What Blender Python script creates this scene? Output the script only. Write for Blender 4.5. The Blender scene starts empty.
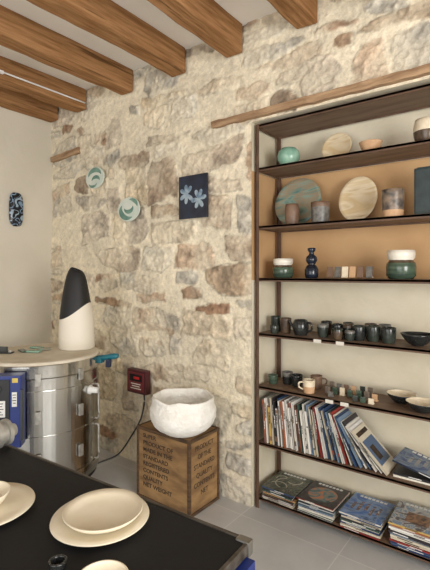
import bpy, bmesh, math, random
import numpy as np
from mathutils import Vector, Matrix, noise
random.seed(7); rng=np.random.RandomState(11)
S=bpy.context.scene
try: S.view_settings.view_transform='Standard'
except Exception: pass
R=math.radians

# ---------------------------------------------------------------- materials
def lin(c):
    return tuple(((v/255)/12.92 if v/255<=0.04045 else ((v/255+0.055)/1.055)**2.4) for v in c)
def mat(name,col,rough=0.6,metal=0.0,col2=None,scale=8,stretch=(1,1,1),bump=0.0,bscale=40,detail=4,coord='Object',lo=.35,hi=.65,spec=0.5):
    m=bpy.data.materials.new(name); m.use_nodes=True
    N=m.node_tree.nodes; L=m.node_tree.links
    b=N['Principled BSDF']; b.inputs['Roughness'].default_value=rough; b.inputs['Metallic'].default_value=metal
    b.inputs['Specular IOR Level'].default_value=spec
    c=lin(col)+(1,); b.inputs['Base Color'].default_value=c
    tc=N.new('ShaderNodeTexCoord'); mp=N.new('ShaderNodeMapping'); mp.inputs['Scale'].default_value=stretch
    L.new(tc.outputs[coord],mp.inputs['Vector'])
    no=N.new('ShaderNodeTexNoise'); no.inputs['Scale'].default_value=scale; no.inputs['Detail'].default_value=detail
    L.new(mp.outputs[0],no.inputs['Vector'])
    if col2 is None: col2=tuple(v*0.92 for v in col)
    rp=N.new('ShaderNodeValToRGB'); rp.color_ramp.elements[0].position=lo; rp.color_ramp.elements[1].position=hi
    rp.color_ramp.elements[0].color=c; rp.color_ramp.elements[1].color=lin(col2)+(1,)
    L.new(no.outputs['Fac'],rp.inputs['Fac']); L.new(rp.outputs['Color'],b.inputs['Base Color'])
    if bump>0:
        n2=N.new('ShaderNodeTexNoise'); n2.inputs['Scale'].default_value=bscale; n2.inputs['Detail'].default_value=5
        L.new(mp.outputs[0],n2.inputs['Vector'])
        bp=N.new('ShaderNodeBump'); bp.inputs['Strength'].default_value=bump; bp.inputs['Distance'].default_value=0.01
        L.new(n2.outputs['Fac'],bp.inputs['Height']); L.new(bp.outputs['Normal'],b.inputs['Normal'])
    return m
def swirl(name,cols,scale=6,dist=6,rough=.3,inter='CONSTANT',detail=1,stretch=(1,1,1)):
    m=mat(name,cols[0],rough,stretch=stretch); N=m.node_tree.nodes; L=m.node_tree.links
    w=N.new('ShaderNodeTexNoise'); w.inputs['Scale'].default_value=scale; w.inputs['Distortion'].default_value=dist*.3; w.inputs['Detail'].default_value=detail
    mp=[n for n in N if n.type=='MAPPING'][0]; L.new(mp.outputs[0],w.inputs['Vector'])
    rp=N.new('ShaderNodeValToRGB'); rp.color_ramp.interpolation=inter
    e=rp.color_ramp.elements; e[0].position=0 if inter=='CONSTANT' else .3; e[0].color=lin(cols[0])+(1,)
    e[1].position=.4; e[1].color=lin(cols[1])+(1,)
    for i,c in enumerate(cols[2:]):
        k=e.new(.4+.26*(i+1)/max(1,len(cols)-2)); k.color=lin(c)+(1,)
    L.new(w.outputs['Fac'],rp.inputs['Fac']); L.new(rp.outputs['Color'],N['Principled BSDF'].inputs['Base Color'])
    return m

M={}
M['plaster']=mat('plaster_left',(216,209,194),.9,col2=(206,199,182),scale=1.5,bump=.15,bscale=25)
M['niche']=mat('plaster_recess',(220,211,190),.9,col2=(205,195,170),scale=3,bump=.3,bscale=20)
M['tan']=mat('plaster_tan',(196,158,114),.85,col2=(184,145,101),scale=3,bump=.1)
M['ceil']=mat('ceiling_white',(246,243,236),.9,col2=(236,232,223),scale=2,bump=.2,bscale=12)
M['oldwood']=mat('old_wood',(184,152,118),.85,col2=(136,106,78),scale=7,stretch=(.6,4,5),bump=.8,bscale=16)
M['rust']=mat('rusted_brown_steel',(104,78,60),.55,.1,col2=(80,58,46),scale=12)
M['shelfw']=mat('shelf_brown',(126,102,82),.6,col2=(102,80,62),scale=8,stretch=(.4,3,3))
M['steel']=mat('stainless_steel',(204,203,198),.18,1.0,col2=(178,177,172),scale=3,stretch=(1,1,.3))
M['steel2']=mat('steel_dull',(160,160,156),.4,1.0)
M['darkst']=mat('dark_hinge_metal',(74,76,74),.45,.6)
M['castal']=mat('cast_aluminium',(190,188,182),.45,.6,col2=(160,158,150),scale=20)
M['brick']=mat('kiln_lid_cream',(218,210,192),.95,col2=(202,192,172),scale=9,bump=.2)
M['blue']=mat('blue_paint',(22,46,118),.4,col2=(18,38,102))
M['navy']=mat('navy_paint',(20,28,60),.4)
M['teal']=mat('teal_plastic',(24,108,124),.4)
M['white']=mat('white_plastic',(228,228,224),.5)
M['card']=mat('card_tag',(220,214,202),.7)
M['yellow']=mat('yellow_label',(206,182,84),.5)
M['black']=mat('black_plastic',(20,20,22),.45)
M['red']=mat('red_plastic',(190,40,40),.4)
M['maroon']=mat('maroon_case',(78,32,36),.5)
M['maroon2']=mat('maroon_panel',(112,44,46),.5)
M['tabletop']=mat('black_table_top',(15,15,18),.6,col2=(22,22,24),scale=5,bump=.05,spec=.3)
M['alu']=mat('table_edge_metal',(104,98,90),.45,.6,col2=(70,64,56),scale=7,stretch=(1,6,6))
M['cream']=mat('cream_clay',(228,219,198),.55,col2=(218,207,182),scale=10,bump=.08)
M['whitecl']=mat('white_raw_clay',(246,244,238),1.0,col2=(238,235,227),scale=12,bump=.8,bscale=50,spec=.05)
M['blackin']=mat('black_glaze',(20,20,22),.5)
M['crate']=mat('crate_wood',(162,128,84),.8,col2=(112,84,54),scale=5,stretch=(1,1,3),bump=.35,bscale=24,detail=8)
M['crate2']=mat('crate_edge_wood',(100,74,48),.8,col2=(66,48,32),scale=9,stretch=(1,1,5))
M['ink']=mat('stencil_ink',(42,32,24),.8,col2=(70,52,36),scale=40)
M['inkf']=mat('faded_stencil_ink',(48,36,26),.8,col2=(80,60,40),scale=40)
M['paper']=mat('paper_pages',(228,224,212),.85,col2=(206,200,184),scale=60,stretch=(.05,.05,4))
M['cable']=mat('cable_grey',(60,60,60),.6)
def beam_mat():
    m=mat('beam_wood',(172,130,90),.95,col2=(130,92,58),scale=9,stretch=(6,.4,6),bump=.8,bscale=16,detail=9,spec=.08,lo=.3,hi=.7); N=m.node_tree.nodes; L=m.node_tree.links; b=N['Principled BSDF']
    tc=[n for n in N if n.type=='TEX_COORD'][0]
    oi=N.new('ShaderNodeObjectInfo'); ad=N.new('ShaderNodeVectorMath'); ad.operation='ADD'
    sc=N.new('ShaderNodeVectorMath'); sc.operation='SCALE'; sc.inputs[0].default_value=(3,7,5); L.new(oi.outputs['Random'],sc.inputs['Scale'])
    L.new(tc.outputs['Object'],ad.inputs[0]); L.new(sc.outputs[0],ad.inputs[1])
    for n in N:
        if n.type=='MAPPING': L.new(ad.outputs[0],n.inputs['Vector'])
    base=b.inputs['Base Color'].links[0].from_socket
    mp=N.new('ShaderNodeMapping'); mp.inputs['Scale'].default_value=(34,1.3,34); L.new(ad.outputs[0],mp.inputs[0])
    cr=N.new('ShaderNodeTexNoise'); cr.inputs['Scale'].default_value=1; cr.inputs['Detail'].default_value=3; L.new(mp.outputs[0],cr.inputs['Vector'])
    r1=N.new('ShaderNodeMapRange'); r1.inputs['From Min'].default_value=.62; r1.inputs['From Max'].default_value=.67; r1.inputs['To Min'].default_value=1; r1.inputs['To Max'].default_value=.5; L.new(cr.outputs['Fac'],r1.inputs['Value'])
    mp2=N.new('ShaderNodeMapping'); mp2.inputs['Scale'].default_value=(6,2.2,6); L.new(ad.outputs[0],mp2.inputs[0])
    vo=N.new('ShaderNodeTexVoronoi'); vo.inputs['Scale'].default_value=1; L.new(mp2.outputs[0],vo.inputs['Vector'])
    r2=N.new('ShaderNodeMapRange'); r2.inputs['From Min'].default_value=.05; r2.inputs['From Max'].default_value=.15; r2.inputs['To Min'].default_value=.5; r2.inputs['To Max'].default_value=1; L.new(vo.outputs['Distance'],r2.inputs['Value'])
    mu=N.new('ShaderNodeMath'); mu.operation='MULTIPLY'; L.new(r1.outputs[0],mu.inputs[0]); L.new(r2.outputs[0],mu.inputs[1])
    s=N.new('ShaderNodeVectorMath'); s.operation='SCALE'; L.new(base,s.inputs[0]); L.new(mu.outputs[0],s.inputs['Scale']); L.new(s.outputs[0],b.inputs['Base Color'])
    return m
M['beam']=beam_mat()

# ---------------------------------------------------------------- helpers
def reg(o,label=None,cat=None,group=None,kind=None):
    if label: o['label']=label
    if cat: o['category']=cat
    if group: o['group']=group
    if kind: o['kind']=kind
    return o
def link(o,parent=None,loc=(0,0,0),rot=(0,0,0)):
    S.collection.objects.link(o); o.location=loc; o.rotation_euler=rot
    if parent: o.parent=parent
    return o
def empty(name,loc,rot=(0,0,0),**k):
    o=bpy.data.objects.new(name,None); o.empty_display_size=.05
    link(o,None,loc,rot); return reg(o,**k)
def bm_obj(name,bm,mats,parent=None,loc=(0,0,0),rot=(0,0,0),smooth=False,recalc=True,**k):
    if recalc: bmesh.ops.recalc_face_normals(bm,faces=bm.faces[:])
    me=bpy.data.meshes.new(name); bm.to_mesh(me); bm.free()
    if not isinstance(mats,(list,tuple)): mats=[mats]
    for m in mats: me.materials.append(m)
    if smooth:
        for p in me.polygons: p.use_smooth=True
    o=bpy.data.objects.new(name,me); link(o,parent,loc,rot); return reg(o,**k)
def add_box(bm,size,loc=(0,0,0),mi=0,bevel=0,rot=None):
    r=bmesh.ops.create_cube(bm,size=1)
    vs=r['verts']
    for v in vs: v.co=Vector((v.co.x*size[0],v.co.y*size[1],v.co.z*size[2]))
    fs=set(f for v in vs for f in v.link_faces)
    for f in fs: f.material_index=mi
    if bevel>0:
        es=list(set(e for v in vs for e in v.link_edges))
        rr=bmesh.ops.bevel(bm,geom=es,offset=bevel,segments=2,affect='EDGES',profile=.7)
        vs=list(set(v for f in rr['faces'] for v in f.verts)|set(v for v in vs if v.is_valid))
        for f in rr['faces']: f.material_index=mi
    mt=Matrix.Translation(loc)
    if rot: mt=mt@(Matrix.Rotation(rot[2],4,'Z')@Matrix.Rotation(rot[1],4,'Y')@Matrix.Rotation(rot[0],4,'X'))
    for v in vs: v.co=mt@v.co
    return vs
def box(name,size,m,loc=(0,0,0),rot=(0,0,0),bevel=.002,parent=None,**k):
    bm=bmesh.new(); add_box(bm,size,bevel=bevel)
    return bm_obj(name,bm,m,parent,loc,rot,**k)
def lathe(name,prof,mats,loc=(0,0,0),rot=(0,0,0),seg=40,parent=None,sx=1,sy=1,jit=0,smooth=True,extra=None,**k):
    bm=bmesh.new(); rings=[]
    for p in prof:
        r,z=p[0],p[1]
        if r<1e-5: rings.append([bm.verts.new((0,0,z))])
        else:
            rings.append([bm.verts.new((r*sx*math.cos(a),r*sy*math.sin(a),z)) for a in [2*math.pi*i/seg for i in range(seg)]])
    for i in range(len(rings)-1):
        A,B=rings[i],rings[i+1]; mi=prof[i][2] if len(prof[i])>2 else 0
        for j in range(seg):
            j2=(j+1)%seg
            if len(A)==1 and len(B)==1: continue
            if len(A)==1: f=bm.faces.new((A[0],B[j],B[j2]))
            elif len(B)==1: f=bm.faces.new((A[j],A[j2],B[0]))
            else: f=bm.faces.new((A[j],A[j2],B[j2],B[j]))
            f.material_index=mi
    if extra: extra(bm)
    return bm_obj(name,bm,mats,parent,loc,rot,smooth=smooth,**k)
def tube(name,pts,rad,m,parent=None,loc=(0,0,0),rot=(0,0,0),seg=10,closed=False,**k):
    P=[Vector(p) for p in pts]; Q=[]
    n=len(P)
    for i in range(n-1 if not closed else n):
        p0=P[(i-1)%n] if (closed or i>0) else P[i]; p1=P[i]; p2=P[(i+1)%n]; p3=P[(i+2)%n] if (closed or i+2<n) else P[(i+1)%n]
        for s in range(6):
            t=s/6
            Q.append(.5*((2*p1)+(p2-p0)*t+(2*p0-5*p1+4*p2-p3)*t*t+(3*p1-p0-3*p2+p3)*t**3))
    if not closed: Q.append(P[-1])
    bm=bmesh.new(); rings=[]; up=Vector((0,0,1))
    for i,q in enumerate(Q):
        a=Q[(i-1)%len(Q)] if (closed or i>0) else q; b=Q[(i+1)%len(Q)] if (closed or i<len(Q)-1) else q
        d=(b-a).normalized(); s=d.cross(up)
        if s.length<.05: s=d.cross(Vector((1,0,0)))
        s.normalize(); u=s.cross(d).normalized()
        rings.append([bm.verts.new(q+rad*(math.cos(t)*s+math.sin(t)*u)) for t in [2*math.pi*j/seg for j in range(seg)]])
    for i in range(len(rings)-(0 if closed else 1)):
        A=rings[i];B=rings[(i+1)%len(rings)]
        for j in range(seg): bm.faces.new((A[j],A[(j+1)%seg],B[(j+1)%seg],B[j]))
    if not closed: bm.faces.new(rings[0]); bm.faces.new(rings[-1])
    return bm_obj(name,bm,m,parent,loc,rot,smooth=True,**k)
def text(name,s,size,m,parent,loc,rot,sx=1,align='CENTER'):
    c=bpy.data.curves.new(name,'FONT'); c.body=s; c.size=size; c.extrude=.0006; c.offset=.0008; c.align_x=align; c.align_y='CENTER'
    t=bpy.data.objects.new('tmp',c); S.collection.objects.link(t)
    dg=bpy.context.evaluated_depsgraph_get(); me=bpy.data.meshes.new_from_object(t.evaluated_get(dg))
    bpy.data.objects.remove(t); me.materials.clear(); me.materials.append(m)
    o=bpy.data.objects.new(name,me); link(o,parent,loc,rot); o.scale=(sx,1,1); return o

YW=2.25; XL=-3.602; ZC=2.99
NX0,NX1,NZ=-1.425,.30,2.372; NY=2.57
XR=2.2; YF=-2.6
# ---------------------------------------------------------------- stone wall
def vnoise(X,Z,sc,seed,aniso=1):
    r=np.random.RandomState(seed); G=r.rand(256,256)
    x=X*sc+50; z=Z*sc*aniso+50
    xi=np.floor(x).astype(int); zi=np.floor(z).astype(int); fx=x-xi; fz=z-zi
    fx=fx*fx*(3-2*fx); fz=fz*fz*(3-2*fz)
    g=lambda a,b: G[a%256,b%256]
    return (g(xi,zi)*(1-fx)+g(xi+1,zi)*fx)*(1-fz)+(g(xi,zi+1)*(1-fx)+g(xi+1,zi+1)*fx)*fz
def fbm(X,Z,sc,seed,o=3):
    a=0;w=0
    for i in range(o): a=a+vnoise(X,Z,sc*2**i,seed+i)/2**i; w+=1/2**i
    return a/w-.5
x0,x1=XL,XR
nx=int((1.0-x0)/.009)+1; nz=int(ZC/.009)+1
xs=np.concatenate([np.linspace(x0,1.0,nx),np.linspace(1.0,x1,50)[1:]]); nx=len(xs); zs=np.linspace(0,ZC,nz)
def snap(arr,v): arr[np.argmin(abs(arr-v))]=v
snap(xs,NX0);snap(xs,NX1);snap(zs,NZ)
X,Z=np.meshgrid(xs,zs,indexing='ij')
Xw=X+.06*fbm(X,Z,8,3,5); Zw=Z+.06*fbm(X,Z,8,20,5)
best=np.full(X.shape,-9.0); COL=np.zeros(X.shape+(3,)); PRO=np.zeros(X.shape); SM=np.zeros(X.shape)
pal=[(190,184,170),(176,170,158),(190,168,144),(202,186,158),(206,200,184),(176,156,132),(204,190,166),(160,142,122),(188,182,168),(184,168,148),(194,182,164),(172,164,150)]
rs=random.Random(44)
z=-.06
while z<ZC:
    h=rs.choice([.08,.13,.2,.24,.28,.32]); x=x0-rs.uniform(0,.25)
    while x<x1:
        w=rs.choice([.18,.26,.34,.42,.48,.54])*rs.uniform(.85,1.1)
        if h<.15: w=rs.choice([.12,.22,.36,.5])
        sub=[(x,w,z,h)]
        if h>.19 and rs.random()<.36: 
            q=rs.uniform(.25,.75); sub=[(x,w,z,h*q),(x,w,z+h*q,h*(1-q))]
            if rs.random()<.5: sub=[sub[0],(x,w*.5,z+h*q,h*(1-q)),(x+w*.5,w*.5,z+h*q,h*(1-q))]
        for (sx_,sw,sz,sh) in sub:
            if rs.random()<.12: continue
            cx=sx_+sw/2+rs.uniform(-.025,.025); cz=sz+sh/2+rs.uniform(-.035,.035)
            a=sw/2*rs.uniform(.78,.98); b=sh/2*rs.uniform(.74,.98); ang=rs.uniform(-.1,.1)
            d=np.full(X.shape,9.0)
            planes=[(0,a),(math.pi/2,b),(math.pi,a),(-math.pi/2,b)]
            for q in range(4):
                if rs.random()<.75:
                    nrm=[math.atan2(a,b),math.pi-math.atan2(a,b),math.pi+math.atan2(a,b),-math.atan2(a,b)][q]
                    dist=abs(a*math.cos(nrm))+abs(b*math.sin(nrm)); planes.append((nrm+rs.uniform(-.25,.25),dist*rs.uniform(.66,.92)))
            for (t,dd) in planes:
                t+=ang+rs.uniform(-.16,.16)
                d=np.minimum(d,dd-((Xw-cx)*math.cos(t)+(Zw-cz)*math.sin(t)))
            k=d>best
            best=np.where(k,d,best)
            c=np.array(rs.choice(pal))*rs.uniform(.93,1.05)
            if min(sw,sh)<.1 and rs.random()<.5: c=np.array(rs.choice([(160,130,106),(164,140,116),(156,142,124)]))
            COL[k]=c; PRO[k]=rs.uniform(.2,1.2); SM[k]=rs.uniform(-.3,.22)
        x+=w
    z+=h
mask=np.clip(best/.012+.35+fbm(X,Z,22,60,4)*2.8,0,1); mask=mask*mask*(3-2*mask)
smear=np.clip(.54+SM+fbm(X,Z,5,90,5)*3.8,0,1)
mask_c=mask*(.28+.72*smear)
n1=fbm(X,Z,14,130,5); n2=fbm(X,Z,45,170,3)
mort=np.array((229,218,194))*np.ones_like(COL)*(1+.16*fbm(X,Z,3,200,3)[...,None]+.14*fbm(X,Z,20,210,3)[...,None]) + np.stack([n2*18,n2*18,n2*16],-1)
st=COL*(1+.5*n1[...,None]+.42*n2[...,None])
rustn=np.clip(fbm(X,Z,8,410,4)*4-.7,0,1)*.4
st=st*(1-rustn[...,None]*np.array((.04,.13,.24)))
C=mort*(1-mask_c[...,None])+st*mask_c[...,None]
edge=np.exp(-((best-.0)/.005)**2)*np.clip(.35+fbm(X,Z,9,240,3)*3.8,0,1)
C=C*(1-.22*edge[...,None])
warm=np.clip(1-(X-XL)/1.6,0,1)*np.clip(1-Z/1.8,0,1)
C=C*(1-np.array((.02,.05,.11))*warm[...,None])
C=np.clip(C/255,0,1); C=np.where(C<=.04045,C/12.92,((C+.055)/1.055)**2.4)
H=mask*.009*PRO+ .010*fbm(X,Z,4,300,3)+mask*.020*n1+mask*.012*n2+.005*n2+mask*.014*fbm(Xw,Zw*2.5,7,330,4)
lockf=np.clip(np.minimum(np.where(Z<NZ+.03,np.minimum(abs(X-NX0),abs(X-NX1)),1),np.where((X>NX0-.02)&(X<NX1+.02),abs(Z-NZ),1))/.03,0.15,1)
Y=YW-H*lockf
V=np.stack([X,Y,Z],-1).reshape(-1,3)
idx=np.arange(nx*nz).reshape(nx,nz)
xc=(xs[:-1]+xs[1:])/2; zc=(zs[:-1]+zs[1:])/2
keep=~((xc[:,None]>NX0)&(xc[:,None]<NX1)&(zc[None,:]<NZ))
F=np.stack([idx[:-1,:-1],idx[1:,:-1],idx[1:,1:],idx[:-1,1:]],-1)[keep]
me=bpy.data.meshes.new('wall_back'); me.from_pydata(V.tolist(),[],F.tolist())
ca=me.color_attributes.new('StoneCol','FLOAT_COLOR','POINT')
ca.data.foreach_set('color',np.concatenate([C.reshape(-1,3),np.ones((nx*nz,1))],1).astype(np.float32).ravel())
for p in me.polygons: p.use_smooth=True
m=mat('rubble_stone',(200,190,170),.95,bump=.8,bscale=50,spec=.12); N=m.node_tree.nodes; L=m.node_tree.links
at=N.new('ShaderNodeAttribute'); at.attribute_name='StoneCol'
nn=N.new('ShaderNodeTexNoise'); nn.inputs['Scale'].default_value=38; nn.inputs['Detail'].default_value=6; nn.inputs['Roughness'].default_value=.75
tc=[n for n in N if n.type=='TEX_COORD'][0]; L.new(tc.outputs['Object'],nn.inputs['Vector'])
mr=N.new('ShaderNodeMapRange'); mr.inputs['From Min'].default_value=.3; mr.inputs['From Max'].default_value=.7; mr.inputs['To Min'].default_value=.76; mr.inputs['To Max'].default_value=1.16
L.new(nn.outputs['Fac'],mr.inputs['Value'])
mx=N.new('ShaderNodeVectorMath'); mx.operation='SCALE'; L.new(at.outputs['Color'],mx.inputs[0]); L.new(mr.outputs[0],mx.inputs['Scale'])
L.new(mx.outputs[0],N['Principled BSDF'].inputs['Base Color'])
me.materials.append(m)
o=bpy.data.objects.new('wall_back',me); S.collection.objects.link(o); reg(o,kind='structure',label='rubble stone wall with cream mortar around a recess')

# recess
bm=bmesh.new()
def quad(bm,pts,mi=0):
    f=bm.faces.new([bm.verts.new(p) for p in pts]); f.material_index=mi
for za,zb,mi in [(0,1.40,0),(1.40,2.075,1),(2.075,NZ,0)]:
    quad(bm,[(NX0,NY,za),(NX1,NY,za),(NX1,NY,zb),(NX0,NY,zb)],mi)
    quad(bm,[(NX0,YW-.003,za),(NX0,NY,za),(NX0,NY,zb),(NX0,YW-.003,zb)],mi)
    quad(bm,[(NX1,YW-.003,za),(NX1,NY,za),(NX1,NY,zb),(NX1,YW-.003,zb)],mi)
quad(bm,[(NX0,YW-.003,NZ),(NX1,YW-.003,NZ),(NX1,NY,NZ),(NX0,NY,NZ)])
bm_obj('wall_recess',bm,[M['niche'],M['tan']],kind='structure',label='plastered recess with a tan painted band')
WX=XR-XL; CXm=(XR+XL)/2; WYc=(YF+2.7)/2
box('wall_left',(.12,2.7-YF,ZC),M['plaster'],(XL-.06,WYc,ZC/2),bevel=0,kind='structure')
box('ceiling',(WX+.3,2.7-YF+.2,.1),M['ceil'],(CXm,WYc,ZC+.05),bevel=0,kind='structure')
def wall_open(name,axis,pos,a0,a1,oa,ob,oz0,oz1):
    bm=bmesh.new(); t=.12
    segs=[(a0,oa,0,ZC),(ob,a1,0,ZC),(oa,ob,oz1,ZC)]
    if oz0>0: segs.append((oa,ob,0,oz0))
    for p,q,za,zb in segs:
        if axis=='x': add_box(bm,(t,q-p,zb-za),(pos,(p+q)/2,(za+zb)/2))
        else: add_box(bm,(q-p,t,zb-za),((p+q)/2,pos,(za+zb)/2))
    bm_obj(name,bm,M['plaster'],kind='structure')
wall_open('wall_right','x',XR+.06,YF,2.25,-1.3,1.1,.7,2.4)  # unseen wall, added to give the kiln steel a room to reflect
wall_open('wall_front','y',YF-.06,XL,XR,-2.2,1.2,0,2.5)  # also unseen and added for reflections, left open to let light in
# floor
m=bpy.data.materials.new('floor_tiles'); m.use_nodes=True; N=m.node_tree.nodes; L=m.node_tree.links; b=N['Principled BSDF']
tc=N.new('ShaderNodeTexCoord'); bt=N.new('ShaderNodeTexBrick'); bt.offset=0; bt.inputs['Scale'].default_value=1; bt.inputs['Brick Width'].default_value=.6; bt.inputs['Row Height'].default_value=.6
bt.inputs['Mortar Size'].default_value=.003; bt.inputs['Color1'].default_value=lin((192,191,189))+(1,); bt.inputs['Color2'].default_value=lin((186,186,184))+(1,); bt.inputs['Mortar'].default_value=lin((208,206,202))+(1,)
mp=N.new('ShaderNodeMapping'); mp.inputs['Location'].default_value=(.13,.31,0)
L.new(tc.outputs['Object'],mp.inputs[0]); L.new(mp.outputs[0],bt.inputs['Vector'])
no=N.new('ShaderNodeTexNoise'); no.inputs['Scale'].default_value=5; no.inputs['Detail'].default_value=8; L.new(tc.outputs['Object'],no.inputs['Vector'])
mr=N.new('ShaderNodeMapRange'); mr.inputs['To Min'].default_value=.8; mr.inputs['To Max'].default_value=1.18; L.new(no.outputs['Fac'],mr.inputs['Value'])
mx=N.new('ShaderNodeVectorMath'); mx.operation='SCALE'; L.new(bt.outputs['Color'],mx.inputs[0]); L.new(mr.outputs[0],mx.inputs['Scale']); L.new(mx.outputs[0],b.inputs['Base Color'])
b.inputs['Roughness'].default_value=.4
box('floor',(WX+.3,2.7-YF+.2,.1),m,(CXm,WYc,-.05),bevel=0,kind='structure')

def rough_strip(name,L_,d,h,loc,rot,label):
    bm=bmesh.new(); add_box(bm,(L_,d,h),bevel=.005)
    bmesh.ops.subdivide_edges(bm,edges=[e for e in bm.edges if abs((e.verts[0].co-e.verts[1].co).x)>L_*.8],cuts=int(L_/.03))
    for v in bm.verts:
        v.co.z+=.003*noise.noise(Vector((v.co.x*12,0,3 if v.co.z>0 else 8)))*2; v.co.y+=.003*noise.noise(Vector((v.co.x*18,1,v.co.z*30)))*2
    bm_obj(name,bm,M['oldwood'],loc=loc,rot=rot,kind='structure',label=label)
rough_strip('trim_1',2.2,.06,.042,(-.62,2.246,2.410),(0,0,0),'weathered wooden lintel strip over the recess')
rough_strip('trim_2',.42,.05,.05,(-3.36,2.24,2.485),(0,R(-3),0),'short timber piece embedded in the stone wall')

for i,bx in enumerate([-3.60,-3.063,-2.48,-1.945,-1.475,-.98,-.55,-.05,.45,.95,1.5]):
    w=.125; x=bx-w/2
    if i==0: x=XL+w/2+.006
    bm=bmesh.new(); vs=add_box(bm,(w,4.78,.170),bevel=.01)
    bmesh.ops.subdivide_edges(bm,edges=[e for e in bm.edges if abs((e.verts[0].co-e.verts[1].co).y)>1],cuts=60)
    for v in bm.verts:
        v.co.x+=.004*math.sin(v.co.y*3+i)+.006*noise.noise(Vector((v.co.x*20,v.co.y*7,v.co.z*12+i)))
        if v.co.z<0: v.co.z+=.005*math.sin(v.co.y*4+2*i)+.012*noise.noise(Vector((v.co.x*16,v.co.y*6,i*3)))
    bm_obj('ceiling_beam',bm,M['beam'],loc=(x,YW-.02-2.39,ZC-.0845),label='honey brown timber ceiling beam resting on the stone wall',cat='beam',group='timber ceiling beams')
e=empty('ceiling_cable',(-3.035,.2,2.86),label='thin white cable clipped along a ceiling beam',cat='cable',group=None)
tube('cable',[(0,-1.2,0),(0,-.4,.004),(0,.4,0),(0,1.2,.003),(0,2.0,0)],.006,M['white'],parent=e)
for yy in (-.4,.5,1.3): box('clip',(.018,.03,.022),M['white'],(-.0,yy,0),parent=e)

# ---------------------------------------------------------------- shelving unit
SH=[.069,.406,.75,1.075,1.413,1.732,2.09,2.356]
sx0,sx1=-1.405,.2; sy0,sy1=2.262,2.545
e=empty('shelving_unit',((sx0+sx1)/2,(sy0+sy1)/2,0),label='tall brown steel shelving unit standing in the wall recess',cat='shelf')
ox,oy=e.location.x,e.location.y
def angle(name,h,loc,fx,fy):
    bm=bmesh.new(); t=.004; w=.022
    add_box(bm,(w,t,h),(fx*w/2,fy*t/2,h/2)); add_box(bm,(t,w,h),(fx*t/2,fy*w/2,h/2))
    return bm_obj(name,bm,M['rust'],e,loc)
angle('post',2.358,(sx0-ox,sy0-oy,0),1,1); angle('post',2.358,(sx0-ox,sy1-oy,0),1,-1)
angle('post',2.358,(sx1-ox,sy0-oy,0),-1,1); angle('post',2.358,(sx1-ox,sy1-oy,0),-1,-1)
for z in SH:
    bm=bmesh.new(); W=sx1-sx0-.012; D=sy1-sy0-.012; lp=.02
    add_box(bm,(W,D,.012),(0,0,-.006),mi=1); add_box(bm,(W,.004,lp),(0,-D/2+.002,-lp/2-.0005)); add_box(bm,(W,.004,lp),(0,D/2-.002,-lp/2-.0005))
    add_box(bm,(.004,D,lp),(-W/2+.002,0,-lp/2-.0005)); add_box(bm,(.004,D,lp),(W/2-.002,0,-lp/2-.0005))
    bm_obj('shelf',bm,[M['rust'],M['shelfw']],e,(0,0,z))
EPS=.001
# ---------------------------------------------------------------- pottery profiles
def cup_prof(r,h,foot=.8,flare=1.0,t=.004,split=None,bulge=0):
    P=[(0,0),(r*foot,0)]
    n=8
    for i in range(n+1):
        s=i/n; rr=r*(foot+(flare-foot)*s**.6)+bulge*math.sin(math.pi*s)
        P.append((rr,.002+s*(h-.002),(1 if split is not None and s>=split else 0)))
    ro=P[-1][0]
    P+=[(ro-t,h,1 if split is not None else 0)]
    for i in range(n+1):
        s=1-i/n; rr=r*(foot+(flare-foot)*s**.6)+bulge*math.sin(math.pi*s)-t
        P.append((max(rr,.002),t+.002+s*(h-2*t-.002),1 if split is not None else 0))
    P.append((0,t+.002)); return P
def plate_prof(r,h=.018,t=.005,foot=.6):
    return [(0,0),(r*foot,0),(r*foot+.004,h*.25),(r*.85,h*.55),(r,h),(r-.002,h+t*.6),(r*.84,h*.55+t),(r*foot,h*.25+t),(r*.3,h*.2+t),(0,h*.2+t)]
g_teal=swirl('teal_banded_glaze',[(62,92,88),(128,156,144),(152,136,112),(110,138,128),(70,98,94)],scale=5,rough=.35,inter='LINEAR',detail=3,stretch=(.6,1.6,1))
g_green=mat('green_glaze',(112,158,140),.25,col2=(150,186,164),scale=14)
g_dkgreen=mat('dark_green_glaze',(50,66,56),.2,col2=(80,98,80),scale=20,stretch=(.3,.3,3))
g_black=mat('black_glaze',(26,28,30),.2,col2=(46,48,46),scale=25)
g_bg=mat('black_green_glaze',(34,38,36),.2,col2=(60,66,58),scale=22)
g_brown=mat('brown_clay',(126,100,80),.5,col2=(100,76,60),scale=20)
g_dbrown=mat('dark_brown_glaze',(64,52,44),.25,col2=(98,80,62),scale=24)
g_grey=mat('grey_speckled_glaze',(120,118,112),.4,col2=(82,80,76),scale=40)
g_cream=mat('cream_glaze',(226,214,190),.4,col2=(210,194,164),scale=30)
g_wood=swirl('tan_banded_glaze',[(216,196,160),(206,182,140),(222,206,176),(190,164,122)],scale=4,rough=.45,inter='LINEAR',detail=3,stretch=(.5,2.4,1))
g_white=mat('white_glaze',(228,222,208),.3)
g_peach=mat('peach_clay',(206,170,132),.6,col2=(190,150,112),scale=20)
g_mott=mat('dark_mottled_glaze',(62,60,60),.35,col2=(140,122,104),scale=22)
g_navy=mat('navy_glaze',(20,24,34),.2,col2=(34,44,58),scale=20)
g_slate=mat('slate_teal_glaze',(48,62,62),.5,col2=(36,48,50),scale=18)
def piece(name,prof,mats,x,y,z,label,cat,group='pottery on the shelves',**k):
    return lathe(name,prof,mats,(x,y,z+EPS),label=label,cat=cat,group=group,**k)
A=SH[6];B=SH[5];Cc=SH[4];D=SH[3];E=SH[2]
sph=[(0,0),(.035,0),(.052,.016),(.066,.045),(.069,.07),(.062,.096),(.044,.114),(.03,.118),(.028,.116),(.04,.105),(.055,.07),(.045,.03),(0,.012)]
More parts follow.
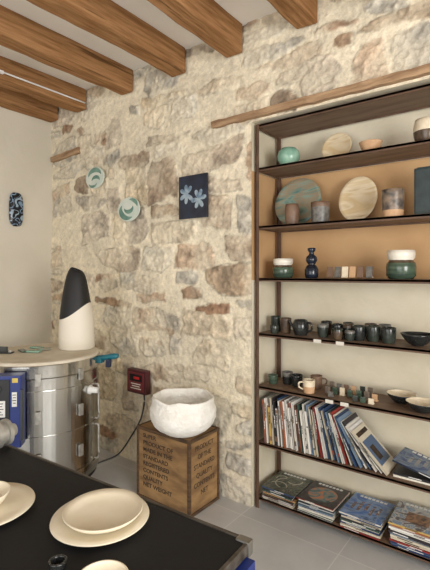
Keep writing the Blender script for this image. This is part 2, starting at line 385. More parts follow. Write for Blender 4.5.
piece('vase',sph,g_green,-1.235,2.37,A,'round pale green glazed vase','vase')
def leaning(name,r,m,x,y,z,label,th=77,sx=1,sy=1,group='pottery on the shelves'):
    t=R(th); return lathe(name,plate_prof(r,h=.016),m,(x,y,z+r*sy*math.sin(t)+.004),(t,0,0),sx=sx,sy=sy,seg=56,label=label,cat='plate',group=group)
leaning('plate',.092,g_wood,-.965,2.47,A,'round tan plate leaning on the recess wall')
piece('bowl',cup_prof(.062,.062,.45,1),g_peach,-.74,2.37,A,'small peach clay bowl','bowl')
piece('vase',cup_prof(.06,.125,.75,.9,bulge=.012,split=.45),[g_dbrown,g_cream],-.462,2.37,A,'round vase with cream top and brown base','vase')
leaning('plate',.158,g_teal,-1.226,2.485,B,'large banded green and brown plate leaning upright',th=76)
leaning('plate',.122,g_wood,-.845,2.485,B,'oval cream banded plate leaning upright',sx=.92,sy=1.12)
piece('cup',cup_prof(.043,.125,.8,.9,bulge=.006),g_brown,-1.2,2.345,B,'tall brown clay cup','cup')
piece('cup',cup_prof(.053,.12,.92,1,split=.75),[g_grey,g_brown],-1.02,2.345,B,'grey speckled cup with brown rim','cup')
piece('cup',cup_prof(.056,.145,.9,1,split=.18),[g_peach,g_mott],-.62,2.35,B,'dark mottled cup with an unglazed clay foot','cup')
bm=bmesh.new(); add_box(bm,(.14,.05,.25),(0,0,.125),bevel=.012); add_box(bm,(.11,.03,.006),(0,0,.25),bevel=.001)
bm_obj('slab_vase',bm,g_slate,loc=(-.455,2.40,B+EPS),smooth=False,label='tall flat dark teal slab vase',cat='vase',group='pottery on the shelves')
jar=lambda r,h:[(0,0,0),(r*.8,0,0),(r*.98,h*.12,0),(r,h*.42,0),(r*.95,h*.56,2),(r*.82,h*.62,2),(r*.8,h*.66,1),(r*.92,h*.74,1),(r*.95,h*.86,1),(r*.92,h,1),(r*.85,h,1),(r*.86,h*.8,1),(r*.7,h*.66,1),(r*.85,h*.4,1),(0,h*.1,1)]
piece('jar',jar(.064,.118),[g_dkgreen,g_white,g_dbrown],-1.268,2.36,Cc,'small jar with cream rim and green glazed base','jar')
piece('bottle',[(0,0),(.034,0),(.04,.02),(.04,.05),(.03,.072),(.018,.08),(.026,.09),(.034,.105),(.03,.125),(.016,.137),(.013,.15),(.022,.16),(.024,.175),(.018,.178),(.01,.16),(0,.14)],g_navy,-1.08,2.36,Cc,'dark navy double-gourd glazed bottle','bottle')
piece('jar',jar(.073,.148),[g_dkgreen,g_white,g_dbrown],-.582,2.36,Cc,'larger jar with cream rim and dark green glazed base','jar')
cols=[g_brown,g_grey,g_cream,g_peach,g_brown,g_grey]
for i,x in enumerate([-.955,-.91,-.868,-.826,-.784,-.735]):
    bm=bmesh.new(); add_box(bm,(.034,.008,.062),(0,0,.031),bevel=.002,rot=(R(-8),0,0)); add_box(bm,(.03,.024,.006),(0,.008,.004),mi=1,bevel=.001)
    bm_obj('sample_tile',bm,[cols[i],g_cream],loc=(x,2.33,Cc+EPS+.004),rot=(0,0,R(random.uniform(-6,6))),label=['brown','grey','cream','orange','brown','grey'][i]+' glaze sample tile standing on a foot',cat='tile',group='glaze sample tiles')
def cup(x,y,z,r,h,m,label,**k): return piece('cup',cup_prof(r,h,**k),m,x,y,z,label,'cup')
cup(-1.34,2.40,D,.033,.095,g_bg,'small dark green glazed cup')
cup(-1.262,2.38,D,.036,.09,g_dbrown,'small dark brown glazed cup')
e=empty('teapot',(-1.145,2.35,D+EPS),rot=(0,0,0),label='dark glazed pouring pot with spout and handle',cat='teapot')
e['group']='pottery on the shelves'
lathe('body',cup_prof(.047,.09,.8,.8,bulge=.01),g_black,parent=e)
tube('spout',[(-.045,0,.04),(-.062,0,.06),(-.075,0,.08)],.008,g_black,parent=e)
tube('handle',[(.042,0,.075),(.068,0,.07),(.068,0,.035),(.044,0,.022)],.006,g_black,parent=e)
for x,y,r,h,mm,l in [(-1.005,2.35,.032,.075,[g_bg,g_grey],'small dark green cup with grey rim'),(-.938,2.40,.031,.075,[g_black,g_black],'small black glazed cup'),(-.905,2.32,.028,.06,[g_dbrown,g_bg],'small dark brown glazed cup'),(-.868,2.39,.032,.08,[g_bg,g_dbrown],'small dark green cup with brown rim'),(-.8,2.36,.034,.08,[g_black,g_bg],'small black glazed cup'),(-.725,2.37,.036,.085,[g_bg,g_bg],'dark green glazed clay cup'),(-.645,2.36,.038,.082,[g_bg,g_black],'green glazed clay cup with black rim'),
  (-1.03,2.46,.031,.08,[g_dbrown,g_black],'dark brown cup with black rim'),(-.90,2.47,.03,.08,[g_bg,g_bg],'small dark green glazed cup'),(-.835,2.315,.026,.055,[g_bg,g_grey],'small dark green cup with grey rim'),(-.765,2.45,.032,.085,[g_dbrown,g_dbrown],'small dark brown glazed cup'),(-.69,2.46,.032,.085,[g_black,g_grey],'small black cup with grey rim'),(-1.30,2.31,.026,.05,[g_bg,g_bg],'tiny dark green glazed cup')]:
    cup(x,y,D,r,h,mm,l,bulge=.003,split=.7)
piece('bowl',cup_prof(.082,.06,.35,1),g_black,-.505,2.37,D,'wide dark glazed bowl','bowl')
cup(-1.345,2.37,E,.03,.055,g_dkgreen,'tiny dark green glazed cup')
piece('cup',cup_prof(.034,.075,.8,1,split=.55),[g_black,g_grey],-1.27,2.42,E,'small black cup with grey rim','cup')
cup(-1.195,2.40,E,.036,.07,g_black,'small black glazed cup')
def mug(x,y,z,r,h,mats,label,rot,split=None):
    e=empty('mug',(x,y,z+EPS),(0,0,R(rot)),label=label,cat='mug'); e['group']='pottery on the shelves'
    lathe('body',cup_prof(r,h,.85,1,split=split),mats,parent=e)
    tube('handle',[(r*.9,0,h*.8),(r+.022,0,h*.72),(r+.022,0,h*.38),(r*.85,0,h*.22)],.005,mats[-1] if isinstance(mats,list) else mats,parent=e)
mug(-1.075,2.315,E,.035,.075,[g_peach,g_cream],'cream glazed mug with a bare clay base',200,split=.5)
mug(-1.085,2.44,E,.035,.075,g_brown,'brown unglazed clay mug',20)
tm=[g_grey,g_cream,g_brown,g_mott,g_dkgreen,g_peach,g_bg]; tn=['grey','cream','brown','mottled','dark green','orange','black-green']
for r_ in range(3):
    for c_ in range(7):
        if c_==6 and r_==2: continue
        if random.random()<.12: continue
        x=-.985+c_*.043+(.008 if c_>3 else 0); y=2.31+r_*.062
        k=random.randrange(7); h=.030+.009*r_+random.choice([0,.006])
        bm=bmesh.new(); add_box(bm,(.028,.009,h),(0,0,h/2),bevel=.002); add_box(bm,(.028,.024,.005),(0,.006,.0025),bevel=.001)
        bm_obj('sample_tile',bm,tm[k],loc=(x,y,E+EPS),rot=(0,0,R(random.uniform(-5,5))),label=tn[k]+' small glaze sample tile on the shelf',cat='tile',group='glaze sample tiles')
piece('bowl',cup_prof(.075,.05,.4,1,split=.93),[g_black,g_cream],-.60,2.44,E,'black bowl with cream interior','bowl')
piece('bowl',cup_prof(.08,.05,.4,1,split=.93),[g_black,g_cream],-.475,2.345,E,'wide black bowl with cream interior','bowl')
for x,z in [(-.87,D),(-1.0,D),(-.93,E),(-.845,E)]:
    box('price_tag',(.045,.0015,.02),M['card'],(x,2.26,z-.012),bevel=0,label='small pale card tag on the shelf edge',cat='tag',group='shelf edge tags')

# ---------------------------------------------------------------- books & magazines
cmat={}
def cm_for(col):
    if col not in cmat: cmat[col]=mat('cover',col,.45,col2=tuple(c*.9 for c in col),scale=5)
    return cmat[col]
def book(name,w,h,d,col,acc,label,cat,group,art=False):
    bm=bmesh.new(); t=min(.0015,w*.2)
    add_box(bm,(w-2*t,d-.006,h-.004),(w/2,d/2+.001,h/2),mi=1)
    add_box(bm,(t,d,h),(t/2,d/2,h/2)); add_box(bm,(t,d,h),(w-t/2,d/2,h/2)); add_box(bm,(w,t,h),(w/2,t/2,h/2))
    if w>.0055:
        z0=h*random.uniform(.3,.62)
        for q in range(random.randint(1,5)):
            l=h*random.uniform(.03,.12); add_box(bm,(w*.4,.0006,l),(w/2,-.0003,z0+l/2),mi=2); z0+=l+h*.015
            if z0>h*.84: break
        if random.random()<.35: add_box(bm,(w*1.0,.0006,h*random.uniform(.04,.12)),(w/2,-.0003,h*random.choice([.08,.15,.92])),mi=3)
    if art:
        add_box(bm,(.0004,d*.8,h*.09),(w+.0002,d*.5,h*.87),mi=2)
        add_box(bm,(.0004,d*.8,h*.55),(w+.0002,d*.5,h*.45),mi=3); add_box(bm,(.0006,d*.3,h*.3),(w+.0003,d*.4,h*.42),mi=2)
    dark=sum(col)<330
    return bm_obj(name,bm,[cm_for(col),M['paper'],M['white' if dark else 'ink'],cm_for(acc)],label=label,cat=cat,group=group)
cnames=[((226,220,204),'cream'),((206,194,170),'beige'),((40,38,42),'black'),((92,58,44),'dark brown'),((236,234,228),'white'),((170,96,58),'orange-brown'),((60,82,116),'slate blue'),((232,228,218),'off-white'),((230,226,216),'white'),((220,210,188),'cream'),((66,90,80),'dark green'),((228,224,214),'off-white'),((54,50,54),'charcoal'),((214,204,182),'pale tan'),((200,168,96),'mustard'),((120,142,166),'grey-blue'),((206,202,196),'pale grey'),((234,230,220),'off-white'),((148,48,42),'red'),((38,60,104),'dark blue')]
accs=[(160,70,54),(90,88,90),(200,176,116),(74,100,134),(226,222,212),(130,100,76)]
Fz=SH[1]
prev=None; xend=-1.39; i=0; a_deg=4.0
while xend<-.645 and i<90:
    s=(xend+1.36)/.72
    if s<.5: a_deg=4+9*max(0,s)
    elif s<.72: a_deg=max(a_deg,10)+.6
    else: a_deg=min(a_deg+3.4,56)
    a=R(a_deg)
    w=random.choice([.006,.008,.010,.012,.014,.018]) if s<.45 else random.choice([.005,.006,.008,.010])
    if s>.7: w=random.choice([.006,.007])
    h=random.choice([.22,.24,.26,.27,.28])
    if s>.45: h=random.choice([.26,.27,.28])
    while h*math.cos(a)+w*math.sin(a)>.30: h-=.005
    if prev is None: xb=-1.392+.016+h*math.sin(a)
    else:
        px,pw,ph,pa=prev
        TR=(px+pw*math.cos(pa)-ph*math.sin(pa), pw*math.sin(pa)+ph*math.cos(pa))
        BR=(px+pw*math.cos(pa), pw*math.sin(pa))
        xb=BR[0]+BR[1]*math.tan(a)
        if TR[1]<=h*math.cos(a): xb=max(xb,TR[0]+TR[1]*math.tan(a))
        else:
            zt=h*math.cos(a); xr=px+pw*math.cos(pa)-(zt-pw*math.sin(pa))*math.tan(pa)
            xb=max(xb,xr+h*math.sin(a))
        xb+=.0006
    col,cn=random.choice(cnames)
    if s>.7: col,cn=cnames[[4,9,18,0,6,15,11,12,8][i%9]]
    d=random.uniform(.18,.21)
    o=book('book',w,h,d,col,random.choice(accs),cn+' spined '+('magazine' if s>.45 else 'book')+' leaning in the shelf row','book','books leaning on the lower shelf',art=s>.45)
    o.location=(xb,2.285+random.uniform(-.008,.01),Fz+EPS); o.rotation_euler=(0,-a,0)
    prev=(xb,w,h,a); xend=xb+w/math.cos(a); i+=1
cov={
 'green':(swirl('cover_dark_green',[(30,34,34),(52,62,54),(110,116,98),(40,36,40),(150,146,130)],scale=11,rough=.3,inter='LINEAR',detail=5),cm_for((200,196,180))),
 'orange':(swirl('cover_black_photo',[(28,26,30),(44,42,46),(70,64,62),(34,32,36)],scale=10,rough=.3,inter='LINEAR',detail=5),swirl('cover_orange_dish',[(150,70,44),(196,120,76),(90,130,130),(60,60,60)],scale=12,rough=.3,inter='LINEAR',detail=5)),
 'blue':(swirl('cover_blue',[(44,84,150),(72,112,176),(130,156,190),(50,70,110)],scale=10,rough=.3,inter='LINEAR',detail=5),swirl('cover_figures',[(200,190,172),(150,110,84),(60,60,76),(210,200,190)],scale=24,rough=.3,inter='LINEAR',detail=5)),
 'pale':(swirl('cover_pale_blue',[(170,184,196),(110,136,162),(200,196,186),(70,80,96),(150,120,96)],scale=14,rough=.3,inter='LINEAR',detail=6),swirl('cover_brown_photo',[(90,64,50),(160,120,90),(60,50,50)],scale=16,rough=.3,inter='LINEAR',detail=5)),
 'dkblue':(swirl('cover_deep_blue',[(28,44,84),(46,72,120),(110,130,150),(24,34,60)],scale=10,rough=.3,inter='LINEAR',detail=5),cm_for((150,150,150)))}
def flat_mag(x,y,z,w,d,t,col,top,label,group,rz=0,tilt=0):
    bm=bmesh.new(); tt=min(.001,t*.2); mats=[cm_for(col),M['paper'],M['ink'],M['paper'],M['white'],M['ink']]
    add_box(bm,(w-.004,d-.006,t-2*tt),(0,.001,t/2),mi=1)
    add_box(bm,(w,d,tt),(0,0,tt/2)); add_box(bm,(w,d,tt),(0,0,t-tt/2),mi=2 if top else 0)
    if random.random()<.7: 
        add_box(bm,(w,tt,t),(0,-d/2+tt/2,t/2))
        add_box(bm,(w*random.uniform(.2,.5),.0005,t*.4),(random.uniform(-.05,.05),-d/2-.0002,t/2),mi=4 if sum(col)<330 else 5)
    if top:
        mats[2]=cov[top][0]; mats[3]=cov[top][1]; zz=t+.0003
        def disc_(r,cx,cy,mi,zo=0):
            f=bm.faces.new([bm.verts.new((cx+r*math.cos(q*math.pi/14),cy+r*math.sin(q*math.pi/14),zz+zo)) for q in range(28)]); f.material_index=mi
        def arc(r,wd,cx,cy,a0,a1,mi):
            n=12
            for q in range(n):
                t0=a0+(a1-a0)*q/n; t1=a0+(a1-a0)*(q+1)/n
                f=bm.faces.new([bm.verts.new((cx+rr*math.cos(tt_),cy+rr*math.sin(tt_),zz)) for rr,tt_ in ((r,t0),(r,t1),(r-wd,t1),(r-wd,t0))]); f.material_index=mi
        for q in range(7): add_box(bm,(w*.075,.02,.0005),(-w*.3+q*w*.1,d*.41,zz),mi=4)
        if top=='orange': disc_(w*.38,0,-.01,3)
        elif top=='green':
            for cx,cy,r,a0 in ((-.03,-.07,.06,.2),(.0,-.01,.07,2),(.03,.05,.05,4),(-.05,.03,.04,1)): arc(r,.008,cx,cy,a0,a0+2.6,3)
        elif top in('blue','dkblue'):
            for q in range(5): add_box(bm,(.016,.05+.03*(q%2),.0005),(-.07+q*.034,-.03+.012*(q%3),zz),mi=3); disc_(.009,-.07+q*.034,.012+.012*(q%3)+.015*(q%2),3,.0004)
        else:
            add_box(bm,(w*.5,d*.4,.0005),(.01,-.02,zz),mi=3)
    o=bm_obj('magazine',bm,mats,loc=(x,y,z),rot=(0,tilt,rz),label=label,cat='magazine',group=group); return o
def stack(x,n,top,topname,tmin,tmax,w=.222,d=.264):
    z=SH[0]+EPS
    for i in range(n):
        t=random.uniform(tmin,tmax); last=i==n-1; col,cn=random.choice(cnames)
        flat_mag(x+random.uniform(-.005,.005),2.396+random.uniform(-.004,.004),z,w if last else w*random.uniform(.9,.97),d-.01,t,col,top if last else None,(topname if last else cn)+' cover magazine lying flat in a stack','magazines stacked on the bottom shelf',R(random.uniform(-1.4,1.4)))
        z+=t+.0012
stack(-1.258,9,'green','dark green patterned',.004,.009)
stack(-1.018,10,'orange','black and orange',.004,.009)
stack(-.765,10,'blue','blue figured',.005,.010)
stack(-.51,12,'pale','pale blue photographic',.005,.012)
stack(-.26,8,'green','dark patterned',.008,.013)
z=Fz+EPS; xx=xend+.15
for i,(col,cn) in enumerate([((232,226,212),'cream'),((36,34,38),'black')]):
    t=.010; flat_mag(xx+i*.004,2.402,z,.275,.2,t,col,None,cn+' cover magazine lying flat beside the leaning books','magazines beside the leaning books',R(2-i*1.4)); z+=t+.0012
tl=R(11); flat_mag(xx+.0,2.396,z+.135*math.sin(tl)+.002,.27,.21,.009,(28,40,66),'dkblue','deep blue cover magazine sliding across other magazines','magazines beside the leaning books',R(-3),tl)

# ---------------------------------------------------------------- wall decorations
dwhite=mat('disc_white_glaze',(218,220,210),.35,col2=(196,208,198),scale=12)
dgreen=mat('disc_green_brush',(84,124,112),.35,col2=(120,154,140),scale=14)
def wall_disc(x,z,rx,rz,label,arcs):
    def ex(bm):
        for cx,cy,r,wd,a0,a1 in arcs:
            n=16; prevp=None
            for q in range(n+1):
                t=a0+(a1-a0)*q/n; k=wd*math.sin(math.pi*(q+.6)/(n+1.2))
                pa=((cx+(r+k/2)*math.cos(t))*rx/.1,(cy+(r+k/2)*math.sin(t))*rz/.1,.0146); pb=((cx+(r-k/2)*math.cos(t))*rx/.1,(cy+(r-k/2)*math.sin(t))*rz/.1,.0146)
                cur=(bm.verts.new(pa),bm.verts.new(pb))
                if prevp: f=bm.faces.new((prevp[0],cur[0],cur[1],prevp[1])); f.material_index=1
                prevp=cur
    lathe('wall_plate',[(0,0),(.09,0),(.1,.008),(.098,.014),(.08,.0135),(0,.0135)],[dwhite,dgreen],(x,YW-.030,z),(R(90),0,0),sx=rx/.1,sy=rz/.1,seg=48,smooth=False,extra=ex,label=label,cat='wall plate',group='ceramic discs hung on the stone wall')
wall_disc(-2.915,2.222,.118,.088,'white ceramic disc with teal brush strokes hung on stone wall',[(0,.0,.072,.045,.3,2.9),(.01,-.04,.045,.034,.2,2.8),(-.02,-.03,.05,.024,3.6,5.8)])
wall_disc(-2.505,1.927,.122,.093,'white ceramic disc with grey-green strokes hung on stone wall',[(.0,0,.072,.044,2.6,5.2),(.0,.02,.04,.034,3.4,6.4),(.01,.01,.07,.03,.1,1.6)])
sqp=swirl('pale_blue_flower_glaze',[(80,100,124),(110,134,154),(160,176,186),(94,116,138)],scale=9,dist=3,rough=.35,inter='LINEAR',detail=2)
bm=bmesh.new(); add_box(bm,(.245,.018,.29),bevel=.003)
def petal(cx,cz,l,w_,ang,yy):
    vs=[]
    for q in range(24):
        t=2*math.pi*q/24; u=l*.5*(1+math.cos(t)); v_=w_*math.sin(t)*(.5+.5*u/l)
        vs.append(bm.verts.new((cx+u*math.cos(ang)-v_*math.sin(ang),yy,cz+u*math.sin(ang)+v_*math.cos(ang))))
    f=bm.faces.new(vs); f.material_index=1
yy=-.0096
for cx,cz,angs in ((-.05,.02,(.9,1.7,2.6,3.6,4.6,5.6)),(.055,-.02,(.2,1.2,2.0,3.3,4.3,5.3))):
    for a_ in angs: petal(cx,cz,.066,.019,a_,yy); yy-=.00012
bm_obj('wall_art_tile',bm,[mat('dark_navy_glaze',(24,30,46),.3,col2=(36,46,66),scale=12),sqp],loc=(-1.862,YW-.042,1.955),label='square dark navy ceramic tile with two pale blue winged flowers',cat='wall art')
orn=swirl('black_white_glaze',[(18,22,30),(120,146,170),(22,28,42),(20,24,34),(150,170,186),(20,22,30)],scale=5,dist=4,rough=.25,stretch=(1,2,2.6),detail=0)
bm=bmesh.new(); bmesh.ops.create_uvsphere(bm,u_segments=28,v_segments=18,radius=1)
for v in bm.verts:
    c=v.co; s=lambda q:math.copysign(abs(q)**.6,q)
    v.co=Vector((c.x*.02,s(c.y)*.062,s(c.z)*.145))
bm_obj('wall_ornament',bm,orn,loc=(XL+.021,1.90,1.985),smooth=True,label='elongated black and pale blue glazed ceramic hung on plaster wall',cat='wall ornament')

# ---------------------------------------------------------------- kiln
KX,KY=-2.640,1.575
e=empty('kiln',(KX,KY,0),label='round stainless steel pottery kiln with cream lid and blue control box',cat='kiln')
rk=.362
lathe('body',[(0,.16),(rk,.16),(rk,.20,0),(rk+.007,.20),(rk+.007,.23),(rk,.23),(rk,.46),(rk+.005,.46),(rk+.005,.485),(rk,.485),(rk,.72),(rk+.007,.72),(rk+.007,.75),(rk,.75),(rk,.82),(0,.82)],M['steel'],parent=e,seg=96,smooth=False)
lathe('lid',[(0,.824,1),(rk+.006,.824,0),(rk+.008,.828,0),(rk+.008,.898,0),(rk+.003,.902,1),(rk+.001,.915,1),(rk-.006,.92,1),(0,.92,1)],[M['steel'],M['brick']],parent=e,seg=96,smooth=False)
lathe('stand',[(rk-.1,.13),(rk-.01,.13),(rk-.01,.158),(rk-.1,.158)],M['black'],parent=e,seg=40,smooth=False)
for a in (20,110,200,290):
    box('leg',(.035,.035,.13),M['black'],(.28*math.cos(R(a)),.28*math.sin(R(a)),.065),(0,0,R(a)),parent=e)
def radial(a,rr,z): return (rr*math.cos(R(a)),rr*math.sin(R(a)),z)
for a in (-34,6):
    for z in (.82,.60,.35):
        box('clasp',(.014,.03,.07),M['castal'],radial(a,rk+.012,z),(0,0,R(a)),parent=e,bevel=.003)
for a in (30,):
    c=lambda r_,z:radial(a,r_,z)
    for za,zb in ((.72,.50),(.46,.24)):
        tube('handle_rod',[c(rk+.005,za),c(rk+.03,za-.01),c(rk+.03,(za+zb)/2),c(rk+.03,zb+.01),c(rk+.005,zb)],.006,M['castal'],parent=e)
lathe('peephole_plug',[(0,0),(.028,0),(.03,.01),(.02,.02),(.018,.06),(0,.062)],M['white'],parent=e,loc=radial(20,rk,.70),rot=(0,R(90),R(20)),seg=20,label='white ceramic peephole plug')
h=bpy.data.objects.new('lid_handle',None); link(h,e,radial(40,rk+.025,.865),(0,0,R(20))); h['label']='teal plastic lid handle'
lathe('grip',[(0,-.09),(.016,-.09),(.02,-.06),(.018,0),(.02,.05),(.014,.08),(0,.082)],M['teal'],parent=h,rot=(0,R(80),0),seg=16,loc=(.05,0,.02))
box('bracket',(.05,.05,.04),M['teal'],(-.01,0,0),parent=h,bevel=.006)
box('bracket',(.03,.03,.05),M['navy'],(.07,-.02,-.015),parent=h,bevel=.005)
a=math.degrees(math.atan2(-.726,.687))-10
cb=bpy.data.objects.new('control_box',None); link(cb,e,radial(a,rk+.075,.675),(0,0,R(a)+R(12))); cb['label']='blue control box with small labels'
box('housing',(.09,.19,.40),M['blue'],parent=cb,bevel=.006)
box('front_panel',(.006,.125,.36),M['black'],(.048,-.025,.0),parent=cb)
box('side_bracket',(.02,.012,.28),M['darkst'],(.035,.098,-.02),parent=cb)
box('sticker',(.002,.026,.08),M['white'],(.0475,.062,.07),parent=cb,bevel=0)
box('sticker',(.002,.03,.025),M['yellow'],(.0475,.065,.175),parent=cb,bevel=0)
box('sticker',(.002,.08,.09),M['white'],(.052,-.025,.02),parent=cb,bevel=0)
for zz,wd in ((.095,.02),(.08,.016),(.065,.02),(.05,.014)): box('print_line',(.001,wd,.004),M['ink'],(.049,.062,zz),parent=cb,bevel=0)
for zz,wd in ((.05,.06),(.035,.05),(.02,.064),(.005,.04),(-.01,.058)): box('print_line',(.001,wd,.004),M['ink'],(.0535,-.025,zz),parent=cb,bevel=0)
lathe('knob',[(0,0),(.02,0),(.018,.018),(0,.02)],M['castal'],parent=cb,loc=(.052,-.03,.13),rot=(0,R(90),0),seg=20)
lathe('knob',[(0,0),(.014,0),(.012,.014),(0,.016)],M['red'],parent=cb,loc=(.052,-.03,-.09),rot=(0,R(90),0),seg=20)
hf=bpy.data.objects.new('lid_hinge',None); link(hf,e,(-.17,-.19,.921),(0,0,R(35))); hf['label']='dark metal lid hinge fitting'
box('hinge_plate',(.16,.05,.008),M['darkst'],(0,0,.004),parent=hf)
box('hinge_arm',(.11,.018,.035),M['darkst'],(-.01,0,.025),parent=hf,bevel=.004)
lathe('bolt',[(0,0),(.012,0),(.012,.012),(0,.014)],M['castal'],parent=hf,loc=(.065,0,.008),seg=12,smooth=False)

# vase on lid: cream base, black tapering rounded neck with slanted open mouth
vm=mat('cream_black_vase',(226,218,200),.55,bump=.05); N=vm.node_tree.nodes; L=vm.node_tree.links; bs=N['Principled BSDF']
tc=[n for n in N if n.type=='TEX_COORD'][0]; sp=N.new('ShaderNodeSeparateXYZ'); L.new(tc.outputs['Object'],sp.inputs[0])
def mth(op,a,b):
    n=N.new('ShaderNodeMath'); n.operation=op
    for k,v in ((0,a),(1,b)):
        if isinstance(v,(int,float)): n.inputs[k].default_value=v
        else: L.new(v,n.inputs[k])
    return n.outputs[0]
xx_=mth('MULTIPLY',sp.outputs['X'],.6); x2=mth('MULTIPLY',sp.outputs['X'],sp.outputs['X']); x2=mth('MULTIPLY',x2,3)
lim=mth('ADD',mth('ADD',xx_,x2),.235); cond=mth('GREATER_THAN',sp.outputs['Z'],lim)
mxn=N.new('ShaderNodeMix'); mxn.data_type='RGBA'; L.new(cond,mxn.inputs[0]); mxn.inputs[6].default_value=lin((228,221,206))+(1,); mxn.inputs[7].default_value=lin((22,22,24))+(1,)
L.new(mxn.outputs[2],bs.inputs['Base Color'])
bm=bmesh.new(); rings=[]; seg=48
spec=[(0,.112,.112,0,0),(.008,.121,.12,0,0),(.08,.121,.119,0,0),(.16,.118,.116,0,0),(.22,.113,.110,-.002,0),(.28,.105,.102,-.004,.01),(.34,.096,.092,-.005,.03),(.40,.086,.081,-.005,.06),(.45,.077,.071,-.004,.12),(.49,.068,.061,-.002,.2),(.52,.058,.051,.0,.3),(.541,.046,.040,.002,.38),(.547,.038,.033,.003,.42),(.538,.034,.029,.003,.42),(.50,.05,.045,.0,.3),(.40,.07,.066,-.004,.1),(.25,.09,.085,0,0)]
for (z,rx,ry,off,tl) in spec:
    rings.append([bm.verts.new((off+rx*math.cos(t),ry*math.sin(t),z-tl*rx*math.cos(t))) for t in [2*math.pi*i/seg for i in range(seg)]])
for i in range(len(rings)-1):
    for j in range(seg):
        f=bm.faces.new((rings[i][j],rings[i][(j+1)%seg],rings[i+1][(j+1)%seg],rings[i+1][j])); f.material_index=1 if i>=12 else 0
bm.faces.new(rings[0]); bm.faces.new(rings[-1])
bm_obj('vase',bm,[vm,M['blackin']],loc=(-2.577,1.80,.921),rot=(0,0,R(30)),smooth=True,label='tall off-white vase with black tapering top and slanted mouth',cat='vase')
for x,y,rz,mm in [(-2.78,1.62,20,g_green),(-2.69,1.62,50,g_teal),(-2.74,1.50,-10,g_dkgreen),(-2.66,1.53,30,g_green)]:
    bm=bmesh.new(); add_box(bm,(.09,.04,.01),(0,0,.005),bevel=.003)
    for v in bm.verts: v.co.z+=8*v.co.x*v.co.x*.2
    bm_obj('test_shard',bm,mm,loc=(x,y,.921),rot=(0,0,R(rz)),label='curved green glazed test shard on kiln lid',cat='ceramic piece',group='glazed test shards')

e=empty('temperature_controller',(-2.385,YW-.022,.64),label='maroon wall-mounted temperature controller with display and cable',cat='controller')
box('case',(.2,.05,.175),M['maroon'],(0,-.028,0),parent=e,bevel=.008)
box('face_plate',(.165,.004,.135),M['maroon2'],(0,-.055,0),parent=e,bevel=0)
box('display',(.13,.004,.05),M['black'],(0,-.058,.03),parent=e,bevel=0)
for q,wq in ((-.015,.1),(-.032,.08),(-.049,.11)): box('label_strip',(wq,.003,.006),M['paper'],(0,-.058,q),parent=e,bevel=0)
box('digits',(.06,.002,.018),M['red'],(.01,-.061,.03),parent=e,bevel=0)
tube('cable',[(.06,-.03,-.09),(.06,-.03,-.16),(.03,-.04,-.28),(-.06,-.05,-.42),(-.17,-.08,-.57),(-.24,-.2,-.61),(-.22,-.34,-.61)],.006,M['cable'],parent=e)

# ---------------------------------------------------------------- crate and bowl
cx0,cx1,cy0,cy1,ch=-2.09,-1.64,1.91,2.205,.457
e=empty('wooden_crate',((cx0+cx1)/2,(cy0+cy1)/2,0),label='old wooden shipping crate with dark stencilled lettering',cat='crate')
W=cx1-cx0; Dp=cy1-cy0
bm=bmesh.new(); add_box(bm,(W-.012,Dp-.012,ch-.006),(0,0,ch/2),bevel=.003)
bm_obj('body',bm,M['crate'],e)
for sx in (-1,1):
    for sy in (-1,1): box('corner_strip',(.018,.018,ch),M['crate2'],(sx*(W/2-.009),sy*(Dp/2-.009),ch/2),parent=e,bevel=.002)
for z in (.011,ch-.009):
    for sy in (-1,1): box('edge_strip',(W-.038,.012,.018),M['crate2'],(0,sy*(Dp/2-.005),z),parent=e,bevel=.001)
    for sx in (-1,1): box('edge_strip',(.012,Dp-.038,.018),M['crate2'],(sx*(W/2-.005),0,z),parent=e,bevel=.001)
yf=-Dp/2+.0055
for i,s in enumerate(['SUPER','PRODUCT OF','MADE IN THE','STANDARD','REGISTERED','CONTENTS','QUALITY','NET WEIGHT']):
    text('stencil_lettering',s,.036,M['ink'],e,(-.17,yf,.405-i*.044),(R(90),0,0),sx=1.15,align='LEFT')
for i,s in enumerate(['PRODUCT','OF THE','STANDARD','QUALITY','CONTENTS','NET']):
    text('stencil_lettering',s,.040,M['inkf'],e,(W/2-.0055,0,.39-i*.055),(R(90),0,R(90)),sx=.95)
P=[(0,0),(.09,0),(.116,.012),(.155,.035),(.186,.065),(.203,.10),(.209,.13),(.206,.155),(.198,.17),(.192,.182),(.190,.2),(.192,.222),(.187,.230),(.177,.226),(.175,.2),(.177,.18),(.190,.15),(.188,.11),(.15,.05),(.08,.025),(0,.02)]
Q=[]
for i in range(len(P)-1):
    for s in range(3): Q.append((P[i][0]+(P[i+1][0]-P[i][0])*s/3,P[i][1]+(P[i+1][1]-P[i][1])*s/3))
Q.append(P[-1])
o=lathe('bowl',Q,M['whitecl'],(-1.765,1.997,ch+.001),seg=100,label='large white hand-built textured clay bowl on the crate',cat='bowl')
for v in o.data.vertices:
    c=v.co
    if c.z>.02:
        rr=math.hypot(c.x,c.y)+1e-6
        dist,_p=noise.voronoi(Vector((c.x*34,c.y*34,c.z*38)))
        dd=(.5-dist[0])*.006-.003+.005*noise.noise(Vector((c.x*12,c.y*12,c.z*12)))+.003*noise.noise(Vector((c.x*60,c.y*60,c.z*60)))
        c.x*=1+dd/rr; c.y*=1+dd/rr
        if c.z>.2: c.z+=.008*noise.noise(Vector((c.x*10,c.y*10,0)))*1.5

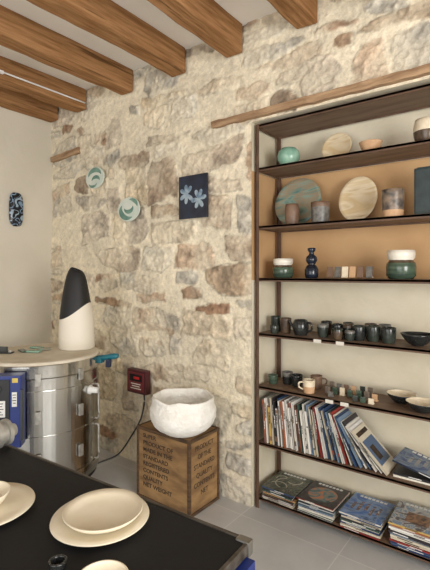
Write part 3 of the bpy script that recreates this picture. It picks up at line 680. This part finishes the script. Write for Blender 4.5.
# ---------------------------------------------------------------- table
TA=R(3.65); TZ=.85
e=empty('work_table',(-.517,.817,0),(0,0,TA),label='slab roller work table with black top and metal edge',cat='table')
Lx,Ly=1.35,1.25
bm=bmesh.new(); add_box(bm,(Lx-.02,Ly-.02,.03),(-Lx/2,-Ly/2,TZ-.016),bevel=.002); bm_obj('table_top',bm,M['tabletop'],e)
box('edge_trim',(Lx-.02,.009,.026),M['alu'],(-Lx/2,-.0045,TZ-.012),parent=e)
box('edge_trim',(.009,Ly-.03,.026),M['alu'],(-.0045,-Ly/2-.005,TZ-.012),parent=e)
box('corner_cap',(.035,.022,.034),M['steel2'],(-.015,-.009,TZ-.014),parent=e,bevel=.005)
box('apron',(Lx-.06,.03,.12),M['blue'],(-Lx/2,-.03,TZ-.092),parent=e); box('apron',(.03,Ly-.04,.14),M['blue'],(.004,-Ly/2,TZ-.098),parent=e)
for x in (-.05,-Lx+.05):
    for y in (-.05,-Ly+.05): box('leg',(.06,.06,TZ-.034),M['blue'],(x,y,(TZ-.034)/2),parent=e,bevel=.004)
rl=bpy.data.objects.new('roller',None); link(rl,e,(-.958,-.02,TZ+.048),(0,0,0)); rl['label']='steel roller with end flange'
lathe('drum',[(0,-.06),(.034,-.06),(.034,-1.0),(0,-1.0)],M['castal'],parent=rl,rot=(R(-90),0,0),seg=36,smooth=False)
lathe('flange',[(0,-.06),(.046,-.06),(.046,-.02),(.036,-.018),(.036,0),(.044,.002),(.044,.014),(.028,.016),(.02,.04),(0,.042)],M['castal'],parent=rl,rot=(R(-90),0,0),seg=36,smooth=False)
tz=TZ+EPS
big=[(0,0),(.06,0),(.07,.003),(.1,.008),(.115,.013),(.114,.016),(.09,.01),(.06,.007),(0,.006)]
lathe('plate',big,M['cream'],(-.842,.655,tz),seg=64,label='wide cream clay plate holding a smaller dish',cat='plate',group='cream plates on the work table')
dish=[(0,0),(.05,0),(.066,.005),(.085,.014),(.094,.024),(.0925,.026),(.08,.017),(.06,.009),(0,.007)]
lathe('dish',dish,M['cream'],(-.838,.66,tz+.0075),seg=64,label='shallow cream dish stacked on a plate',cat='dish',group='cream plates on the work table')
lathe('plate',big,M['cream'],(-1.110,.51,tz),seg=64,label='wide cream clay plate holding a small bowl',cat='plate',group='cream plates on the work table')
lathe('bowl',cup_prof(.06,.036,.55,1,t=.003),M['cream'],(-1.12,.512,tz+.0075),seg=48,label='small cream bowl stacked on a plate',cat='bowl',group='cream plates on the work table')
lathe('bowl',cup_prof(.05,.02,.65,1,t=.003),M['cream'],(-.664,.52,tz),seg=48,label='small shallow cream bowl on the table',cat='bowl',group='cream plates on the work table')
lathe('cup',cup_prof(.018,.022,.8,1),g_black,(-.772,.495,tz),seg=24,label='tiny black cup on the work table',cat='cup')

# ---------------------------------------------------------------- light, world, camera
w=bpy.data.worlds.new('World'); S.world=w; w.use_nodes=True
w.node_tree.nodes['Background'].inputs['Color'].default_value=(.98,.98,1,1); w.node_tree.nodes['Background'].inputs['Strength'].default_value=1.6
def area(name,loc,target,size,sy,power,col):
    l=bpy.data.lights.new(name,'AREA'); l.shape='RECTANGLE'; l.size=size; l.size_y=sy; l.energy=power; l.color=col
    o=bpy.data.objects.new(name,l); S.collection.objects.link(o); o.location=loc
    o.rotation_euler=(Vector(target)-Vector(loc)).to_track_quat('-Z','Y').to_euler(); return o
area('window_light',(XR-.02,-.1,1.5),(XL,-.1+.9,1.6),1.6,1.4,116,(1,.98,.945))
area('front_fill_light',(-.5,YF+.02,1.2),(-.7,2.2,1.7),3.0,2.2,60,(1,.985,.96))  # added fill lamp at the unseen front opening, replaces ambient blocked by the walls
c=bpy.data.cameras.new('Camera'); c.sensor_fit='VERTICAL'; c.sensor_height=57; c.lens=43; c.clip_start=.03; c.shift_y=-13/570
o=bpy.data.objects.new('Camera',c); S.collection.objects.link(o); o.location=(0,0,1.45); o.rotation_euler=(R(90),0,R(37.25)); S.camera=o
